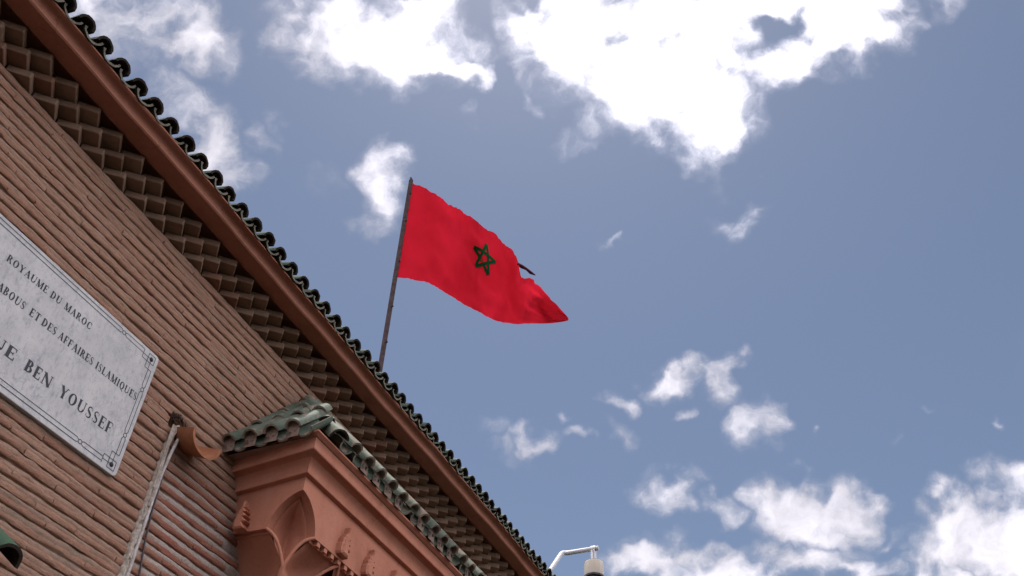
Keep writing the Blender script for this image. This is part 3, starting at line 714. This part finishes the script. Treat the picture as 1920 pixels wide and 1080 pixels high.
hip_tile((3.205,2.40,4.165),(3.33,2.60,4.37),hip[0],.82)
hip_tile((3.31,2.575,4.355),(3.45,2.78,4.55),hip[1],.82)
hip_tile((3.44,2.76,4.55),(3.58,2.95,4.72),hip[2],.8)
hip_tile((3.545,2.87,4.67),(3.68,3.05,4.74),hip[0],1.15)
# mortar fillet along the wall on top of the bay roof
fl=MB(); G4=[]
X4=np.linspace(3.62,XE,90)
for (y,z) in ((2.90,4.67),(2.912,4.75),(2.94,4.815),(2.995,4.85)):
    G4.append([(x,y+mnoise.noise(Vector((x*9,z*7,0)))*.012,z+mnoise.noise(Vector((x*11,3,z)))*.012) for x in X4])
fl.grid(G4); fl.obj('mortar_fillet',M_CEM,BR,smooth=40)
fs=MB(); G5=[]
for (o,zz) in ((0.0,.035),(.02,.028),(.035,.0)):
    G5.append([(3.09+t*.52,2.985-o+mnoise.noise(Vector((t*9,o*50,2)))*.008,4.17+t*.575+zz+mnoise.noise(Vector((t*12,5,o*40)))*.01) for t in np.linspace(0,1,26)])
fs.grid(G5); fs.obj('mortar_fillet',M_CEM,BR,smooth=40)
# ---------------------------------------------------------------- drain spout, plastered pipe, cable
SPt=thing('clay_spout','orange clay half-pipe drain spout jutting from a ragged hole in the brick wall','drain spout')
sp=MB(); n=14; G6o=[];G6i=[]
for (y,zc,r_) in ((3.03,4.075,.085),(2.96,4.055,.093),(2.90,4.035,.098),(2.852,4.020,.103)):
    G6o.append([(2.812+math.cos(a)*r_*1.02,y,zc+math.sin(a)*r_*.92) for a in np.linspace(math.pi,2*math.pi,n)])
    G6i.append([(2.812+math.cos(a)*(r_-.014)*1.02,y,zc+math.sin(a)*(r_-.014)*.92) for a in np.linspace(math.pi,2*math.pi,n)])
sp.grid(G6o); sp.grid(G6i); sp.grid([G6o[-1],G6i[-1]]); sp.grid([[g_[0] for g_ in G6o],[g_[0] for g_ in G6i]]); sp.grid([[g_[-1] for g_ in G6o],[g_[-1] for g_ in G6i]])
sp.obj('half_pipe',M_CLAY,SPt,smooth=40)
M_DEB=mat_simple('hole_shade_dirt',(.045,.03,.022),.95,.5,60,bump=1.0,col2=(.09,.06,.045))  # dark crumbs added over the hole stand in for its shaded inside
db2=MB(); rd=random.Random(3)
for i in range(60):
    a=rd.uniform(0,2*math.pi); q=rd.uniform(.3,1)**.7
    c=Vector((HOLE[0]-.004+.062*q*math.cos(a),2.988-rd.uniform(0,.012),HOLE[1]+.006+.036*q*math.sin(a)))
    d=Vector((rd.uniform(-1,1),rd.uniform(-.5,.3),rd.uniform(-1,1))).normalized()*rd.uniform(.006,.016); w_=rd.uniform(.003,.006)
    e=d.orthogonal().normalized()*w_; f=d.cross(e).normalized()*w_
    db2.add([c-d+e,c-d-e,c-d+f*.8,c+d+e*.5,c+d-e*.5,c+d+f*.5],[(0,1,2),(3,5,4),(0,3,4,1),(1,4,5,2),(2,5,3,0)])
od=db2.obj('hole_shade_debris',M_DEB,SPt); od['kind']='stuff'
PP=thing('plastered_pipe','flaking white pipe in crumbling plaster running down the brick wall below the spout','pipe')
pm=MB(); path=[(2.752,2.955,4.035),(2.741,2.952,3.99),(2.728,2.955,3.90),(2.720,2.957,3.80),(2.718,2.958,3.65),(2.719,2.958,3.45),(2.720,2.958,3.2),(2.720,2.958,2.2)]
pm.tube([(x,y+.014,z) for x,y,z in path],.0078,12); pm.obj('pipe',M_WP,PP,smooth=50)
pc=MB(); rows_=[]
zs=np.arange(4.07,2.2,-.008)
for z in zs:
    cx=2.705-.004*max(0,min(1,(3.9-z)/.3))+ (.02*max(0,(z-3.95)/.1)); row=[]
    for j in range(15):
        a=math.pi*j/14; 
        wdt=.0105+.004*min(1,max(0,(4.05-z)*2))
        nn=mnoise.noise(Vector((j*.45,z*32,1.2)))*.9+mnoise.noise(Vector((j*1.1,z*80,4)))*.5
        crk=-.5 if mnoise.noise(Vector((j*.30,z*17,9)))>.34 else 0
        rr=1+.26*nn+crk
        row.append((cx-math.cos(a)*wdt*(1+.12*nn),2.994-math.sin(a)*.026*max(.15,rr),z))
    rows_.append(row)
pc.grid(rows_); pc.obj('crumbling_plaster',M_PLS,PP)
wr=MB()
for dx,z1 in ((-.012,3.62),(-.026,3.70),(.002,3.6)):
    wr.tube([(2.704+dx*.5+.003*math.sin(z*9),2.966,z) for z in np.arange(4.05,z1,-.03)],.0035,6)
wr.obj('wire',M_PLS,PP,smooth=60)
CB=MB(); CB.tube([(2.755,2.975,4.0),(2.735,2.972,3.93),(2.733,2.976,3.8),(2.744,2.98,3.62),(2.762,2.98,3.48),(2.79,2.98,3.35),(2.82,2.98,2.6)],.0042,8)
cb=CB.obj('thin_cable',M_CAB,smooth=60); cb['label']='thin grey cable hanging down the bricks just right of the white pipe'; cb['category']='cable'
# ---------------------------------------------------------------- door canopy tile at the lower left corner
CN=thing('tiled_canopy','small canopy of bright green glazed tiles at the lower left corner of the wall','canopy')
M_TG2=mat_tile('bright_green_tile',-.10,(.035,.085,.045),(.06,.12,.065))
cvC=tile_mesh('roof_tile',[M_TG2,M_UND],.062,.012,.36,True,seed=77,segs=12,taper=.9); chC=tile_mesh('channel_tile',[M_TG2,M_TE],.06,.012,.36,False,seed=78,segs=10,taper=.9)
for i in range(7):
    x=1.985-.135*i
    link('roof_tile',cvC,CN,loc=(x,2.745+jit(.004),2.995),rot=(R(36),0,0))
    if i: link('channel_tile',chC,CN,loc=(x+.0675,2.75,2.975),rot=(R(36),0,0))
cb_=MB(); cb_.add([(2.01,2.79,2.975),(.95,2.79,2.975),(.95,3.0,3.13),(2.01,3.0,3.13),(2.01,3.0,2.9),(.95,3.0,2.9)],[(0,1,2,3),(0,3,4),(1,5,2),(0,4,5,1)]); cb_.obj('canopy_bed',M_CEM,CN)
# ---------------------------------------------------------------- flagpole and flag
FP=thing('flagpole','dark rusty metal flagpole standing on the roof behind the eaves','flagpole',(0,0,0))
fp=MB(); PB=Vector((4.748,3.3,5.40)); PT=Vector((4.738,3.3,8.165))
fp.tube([PB,PB.lerp(PT,.5),PT],.0195,14); fp.obj('pole',M_POLE,FP,smooth=50)
cl=MB(); cl.tube([PB,PB+Vector((0,0,.09))],.035,14); cl.obj('base_collar',M_POLE,FP,smooth=50)
for t_ in (.30,.435,.62,.80,.93):
    q=PB.lerp(PT,t_); kb=MB(); kb.tube([q+Vector((-.004,-.018,0)),q+Vector((-.01,-.032,0))],.0075,8); kb.obj('cleat',M_POLE,FP)
fn=MB(); fn.tube([PT+Vector((.020*math.cos(a),0,.016+.020*math.sin(a))) for a in np.linspace(0,2*math.pi,13)],.0045,6,cap=False); fn.obj('finial_ring',M_POLE,FP,smooth=60)
# control net of the flag, world metres: rows from top hem to bottom hem

NET=[[(4.746,3.297,8.156),(4.809,3.265,8.169),(4.872,3.228,8.174),(4.925,3.176,8.148),(4.954,3.102,8.079),(4.976,3.025,8.004),(5.037,2.975,7.985),(5.066,2.905,7.922),(5.035,2.796,7.774),(5.085,2.731,7.719),(5.244,2.720,7.787),(5.405,2.704,7.848),(5.535,2.676,7.868),(5.604,2.624,7.817),(5.578,2.536,7.660),(5.569,2.467,7.517),(5.634,2.434,7.451),(5.650,2.378,7.339),(5.598,2.291,7.165),(5.597,2.225,7.048),(5.667,2.185,7.003),(5.788,2.163,7.006)],
[(4.744,3.299,7.934),(4.804,3.264,7.948),(4.874,3.230,7.965),(4.925,3.175,7.942),(4.925,3.083,7.842),(4.937,2.999,7.758),(5.010,2.955,7.753),(5.052,2.893,7.707),(5.062,2.811,7.616),(5.128,2.759,7.586),(5.237,2.726,7.600),(5.378,2.707,7.646),(5.536,2.697,7.708),(5.589,2.640,7.655),(5.525,2.535,7.476),(5.504,2.459,7.341),(5.552,2.417,7.278),(5.576,2.361,7.193),(5.590,2.298,7.104),(5.620,2.240,7.032),(5.655,2.182,6.969),(5.775,2.157,6.986)],
[(4.742,3.301,7.721),(4.799,3.263,7.734),(4.874,3.232,7.761),(4.920,3.173,7.737),(4.909,3.074,7.632),(4.921,2.990,7.553),(4.984,2.939,7.535),(5.043,2.886,7.509),(5.116,2.843,7.496),(5.185,2.795,7.473),(5.241,2.739,7.433),(5.369,2.718,7.471),(5.528,2.714,7.544),(5.563,2.650,7.485),(5.504,2.547,7.330),(5.478,2.467,7.208),(5.487,2.405,7.125),(5.532,2.355,7.079),(5.620,2.319,7.078),(5.666,2.264,7.038),(5.684,2.195,6.973),(5.805,2.166,7.006)],
[(4.739,3.304,7.514),(4.795,3.264,7.530),(4.869,3.231,7.559),(4.911,3.170,7.537),(4.909,3.078,7.452),(4.921,2.995,7.378),(4.959,2.928,7.332),(5.047,2.892,7.338),(5.179,2.883,7.392),(5.238,2.833,7.362),(5.264,2.763,7.294),(5.376,2.738,7.320),(5.504,2.720,7.366),(5.535,2.657,7.317),(5.513,2.571,7.216),(5.476,2.484,7.101),(5.449,2.403,7.000),(5.526,2.364,7.003),(5.664,2.346,7.065),(5.724,2.291,7.053),(5.755,2.224,7.016),(5.864,2.187,7.053)],
[(4.737,3.306,7.315),(4.791,3.264,7.332),(4.854,3.225,7.354),(4.897,3.167,7.340),(4.917,3.091,7.291),(4.921,3.005,7.216),(4.938,2.925,7.147),(5.057,2.906,7.187),(5.217,2.914,7.271),(5.272,2.862,7.236),(5.296,2.793,7.171),(5.376,2.753,7.167),(5.450,2.711,7.164),(5.499,2.657,7.143),(5.521,2.592,7.101),(5.469,2.496,6.990),(5.431,2.408,6.895),(5.533,2.377,6.938),(5.684,2.361,7.027),(5.766,2.313,7.052),(5.832,2.255,7.064),(5.907,2.201,7.085)],
[(4.735,3.308,7.121),(4.785,3.263,7.138),(4.832,3.215,7.148),(4.880,3.164,7.149),(4.920,3.105,7.134),(4.916,3.015,7.056),(4.928,2.933,6.985),(5.060,2.922,7.038),(5.215,2.926,7.113),(5.282,2.881,7.093),(5.323,2.821,7.047),(5.350,2.755,6.993),(5.374,2.688,6.946),(5.448,2.648,6.960),(5.498,2.596,6.958),(5.447,2.499,6.864),(5.425,2.416,6.802),(5.526,2.383,6.858),(5.660,2.357,6.947),(5.779,2.322,7.023),(5.877,2.274,7.082),(5.906,2.199,7.077)],
[(4.733,3.310,6.935),(4.777,3.262,6.949),(4.810,3.206,6.949),(4.864,3.163,6.967),(4.914,3.115,6.972),(4.913,3.029,6.905),(4.937,2.955,6.851),(5.053,2.934,6.886),(5.182,2.923,6.931),(5.281,2.895,6.943),(5.334,2.842,6.913),(5.308,2.748,6.809),(5.303,2.667,6.740),(5.391,2.634,6.776),(5.448,2.586,6.791),(5.426,2.501,6.741),(5.437,2.431,6.726),(5.507,2.382,6.769),(5.618,2.345,6.849),(5.777,2.324,6.978),(5.888,2.279,7.066),(5.882,2.188,7.047)]]
def cr(p0,p1,p2,p3,t): return .5*((2*p1)+(-p0+p2)*t+(2*p0-5*p1+4*p2-p3)*t*t+(-p0+3*p1-3*p2+p3)*t**3)
NETA=np.array(NET)
def ev1(A,t):
    n=len(A)-1; x=min(max(t,0),1)*n; i=min(int(x),n-1); f=x-i
    g=lambda k:A[k] if 0<=k<=n else (2*A[0]-A[1] if k<0 else 2*A[n]-A[n-1])
    return cr(g(i-1),g(i),g(i+1),g(i+2),f)
def flagpt(s,t): return ev1(np.array([ev1(NETA[j],s) for j in range(len(NETA))]),t)
FN=np.cross(flagpt(.5,.5)-flagpt(.45,.5),flagpt(.5,.5)-flagpt(.5,.45)); FN/=np.linalg.norm(FN)
FLG=thing('flag','tattered red flag with a green star flying from the pole above the roof','flag')
nsf,ntf=110,48; fv=[];ff=[]
rf=random.Random(5)
fray=[rf.uniform(-1,1) for _ in range(nsf+1)]
for j in range(ntf+1):
    for i in range(nsf+1):
        s=i/nsf;t=j/ntf
        sag=.010*math.sin(t*math.pi*3)**2*(1-min(1,s*9))          # scallops between the ties
        e=.012*max(0,fray[i])*min(1,s*4)+(.012*max(0,math.sin(s*60)) if s<.45 else .045*s*abs(math.sin(s*31)))
        if s>.60: e+=.17*math.exp(-((s-.705)/.035)**2)+.05*(1-((s*9)%1))*min(1,(s-.6)*8)
        e*=(1-max(0,(s-.9)*10)); lo_=.006*max(0,fray[(i*3)%nsf])
        tt=e+(1-e-lo_)*t
        P=flagpt(s,tt)
        fr=mnoise.noise(Vector((s*9,t*5-s*4,2)))*.045*min(1,s*4)+mnoise.noise(Vector((s*24,t*9-s*8,6)))*.006*min(1,s*5)
        P=P+FN*fr+np.array([.02*sag,0,0]); fv.append(P)
ff=[(j*(nsf+1)+i,j*(nsf+1)+i+1,(j+1)*(nsf+1)+i+1,(j+1)*(nsf+1)+i) for j in range(ntf) for i in range(nsf)]
fm=mesh('cloth',fv,ff,M_FL,smooth=True); link('cloth',fm,FLG)
# interlaced star, printed on both sides
def surf(s,t,side):
    P=flagpt(s,t); fr=mnoise.noise(Vector((s*9,t*5-s*4,2)))*.045*min(1,s*4)+mnoise.noise(Vector((s*24,t*9-s*8,6)))*.006*min(1,s*5)
    return P+FN*(fr+side)
stv=MB(); sc,tcn=.475,.35; ra,rb_=.066,.17
pts=[(sc+ra*math.sin(R(144*k))*1.0,tcn-rb_*math.cos(R(144*k))) for k in range(6)]
for side in (.0035,-.0035):
    for k in range(5):
        a,b=np.array(pts[k]),np.array(pts[k+1]); d=b-a; nn=np.array([-d[1]*(ra/rb_),d[0]*(rb_/ra)]); nn=nn/np.linalg.norm(nn/np.array([ra,rb_]))*.10
        A=[surf(*(a+d*q/14+nn),side*(1+.08*k)) for q in range(15)]; Bq=[surf(*(a+d*q/14-nn),side*(1+.08*k)) for q in range(15)]
        stv.grid([A,Bq])
stv.obj('star',M_ST,FLG,fix=False)
hm=MB(); hm.tube([flagpt(0,t)+np.array([0,-.004,0]) for t in np.linspace(0,1,12)],.008,8); hm.obj('hoist_hem',M_FL,FLG,smooth=60)
cd=MB(); e0=flagpt(.655,.11); cd.tube([e0,e0+np.array([.03,-.03,-.02]),e0+np.array([.07,-.06,-.025]),e0+np.array([.10,-.09,-.055]),e0+np.array([.14,-.12,-.06])],[.012,.018,.012,.015,.004],7); cd.obj('torn_strip',M_CORD,FLG,smooth=60)
# ---------------------------------------------------------------- security camera
SC=thing('security_camera','cream dome security camera hanging from a grey tube arm beyond the roof edge','security camera')
sa=MB(); sa.tube([(6.90,2.9,5.22),(7.27,2.9,5.435),(7.56,2.9,5.745),(7.60,2.893,5.775),(7.632,2.86,5.784),(7.634,2.555,5.784)],.0215,14)
sa.obj('arm',M_CAMG,SC,smooth=50)
sb_=MB(); sb_.tube([(6.90,2.9,5.15),(6.90,2.9,5.235)],.05,14); sb_.obj('foot_plate',M_CAMG,SC,smooth=50)
CX,CY=7.634,2.605
bk=MB()
bk.box((CX-.028,CY-.018,5.66),(CX+.028,CY+.018,5.765)); bk.tube([(CX,CY-.022,5.784),(CX,CY+.022,5.784)],.027,14); bk.obj('hanger',M_ALU,SC)
def lathe(mb,cx,cy,prof,n=28):
    mb.grid([[(cx+r*math.cos(2*math.pi*k/n),cy+r*math.sin(2*math.pi*k/n),z) for k in range(n+1)] for r,z in prof])
a=MB(); lathe(a,CX,CY,[(.03,5.672),(.045,5.668),(.062,5.655),(.066,5.645)]); a.obj('collar',M_BLK,SC,smooth=40)
a=MB(); lathe(a,CX,CY,[(.0,5.652),(.072,5.65),(.086,5.642),(.090,5.628),(.091,5.515),(.090,5.51),(.084,5.51)]); a.obj('housing',M_CAMW,SC,smooth=40)
a=MB(); lathe(a,CX,CY,[(.088,5.512),(.094,5.508),(.094,5.49),(.082,5.482)]); a.obj('shade_ring',M_BLK,SC,smooth=40)
a=MB(); lathe(a,CX,CY,[(.080,5.484)]+[(.080*math.cos(R(q)),5.484-.080*math.sin(R(q))) for q in range(10,91,10)]); a.obj('dome',M_BLK,SC,smooth=60)
a=MB(); a.tube([(CX-.055,CY-.02,5.645),(CX-.058,CY-.02,5.70),(CX-.045,CY-.01,5.735),(CX-.03,CY,5.765)],.0028,6); a.obj('safety_wire',M_CAB,SC)
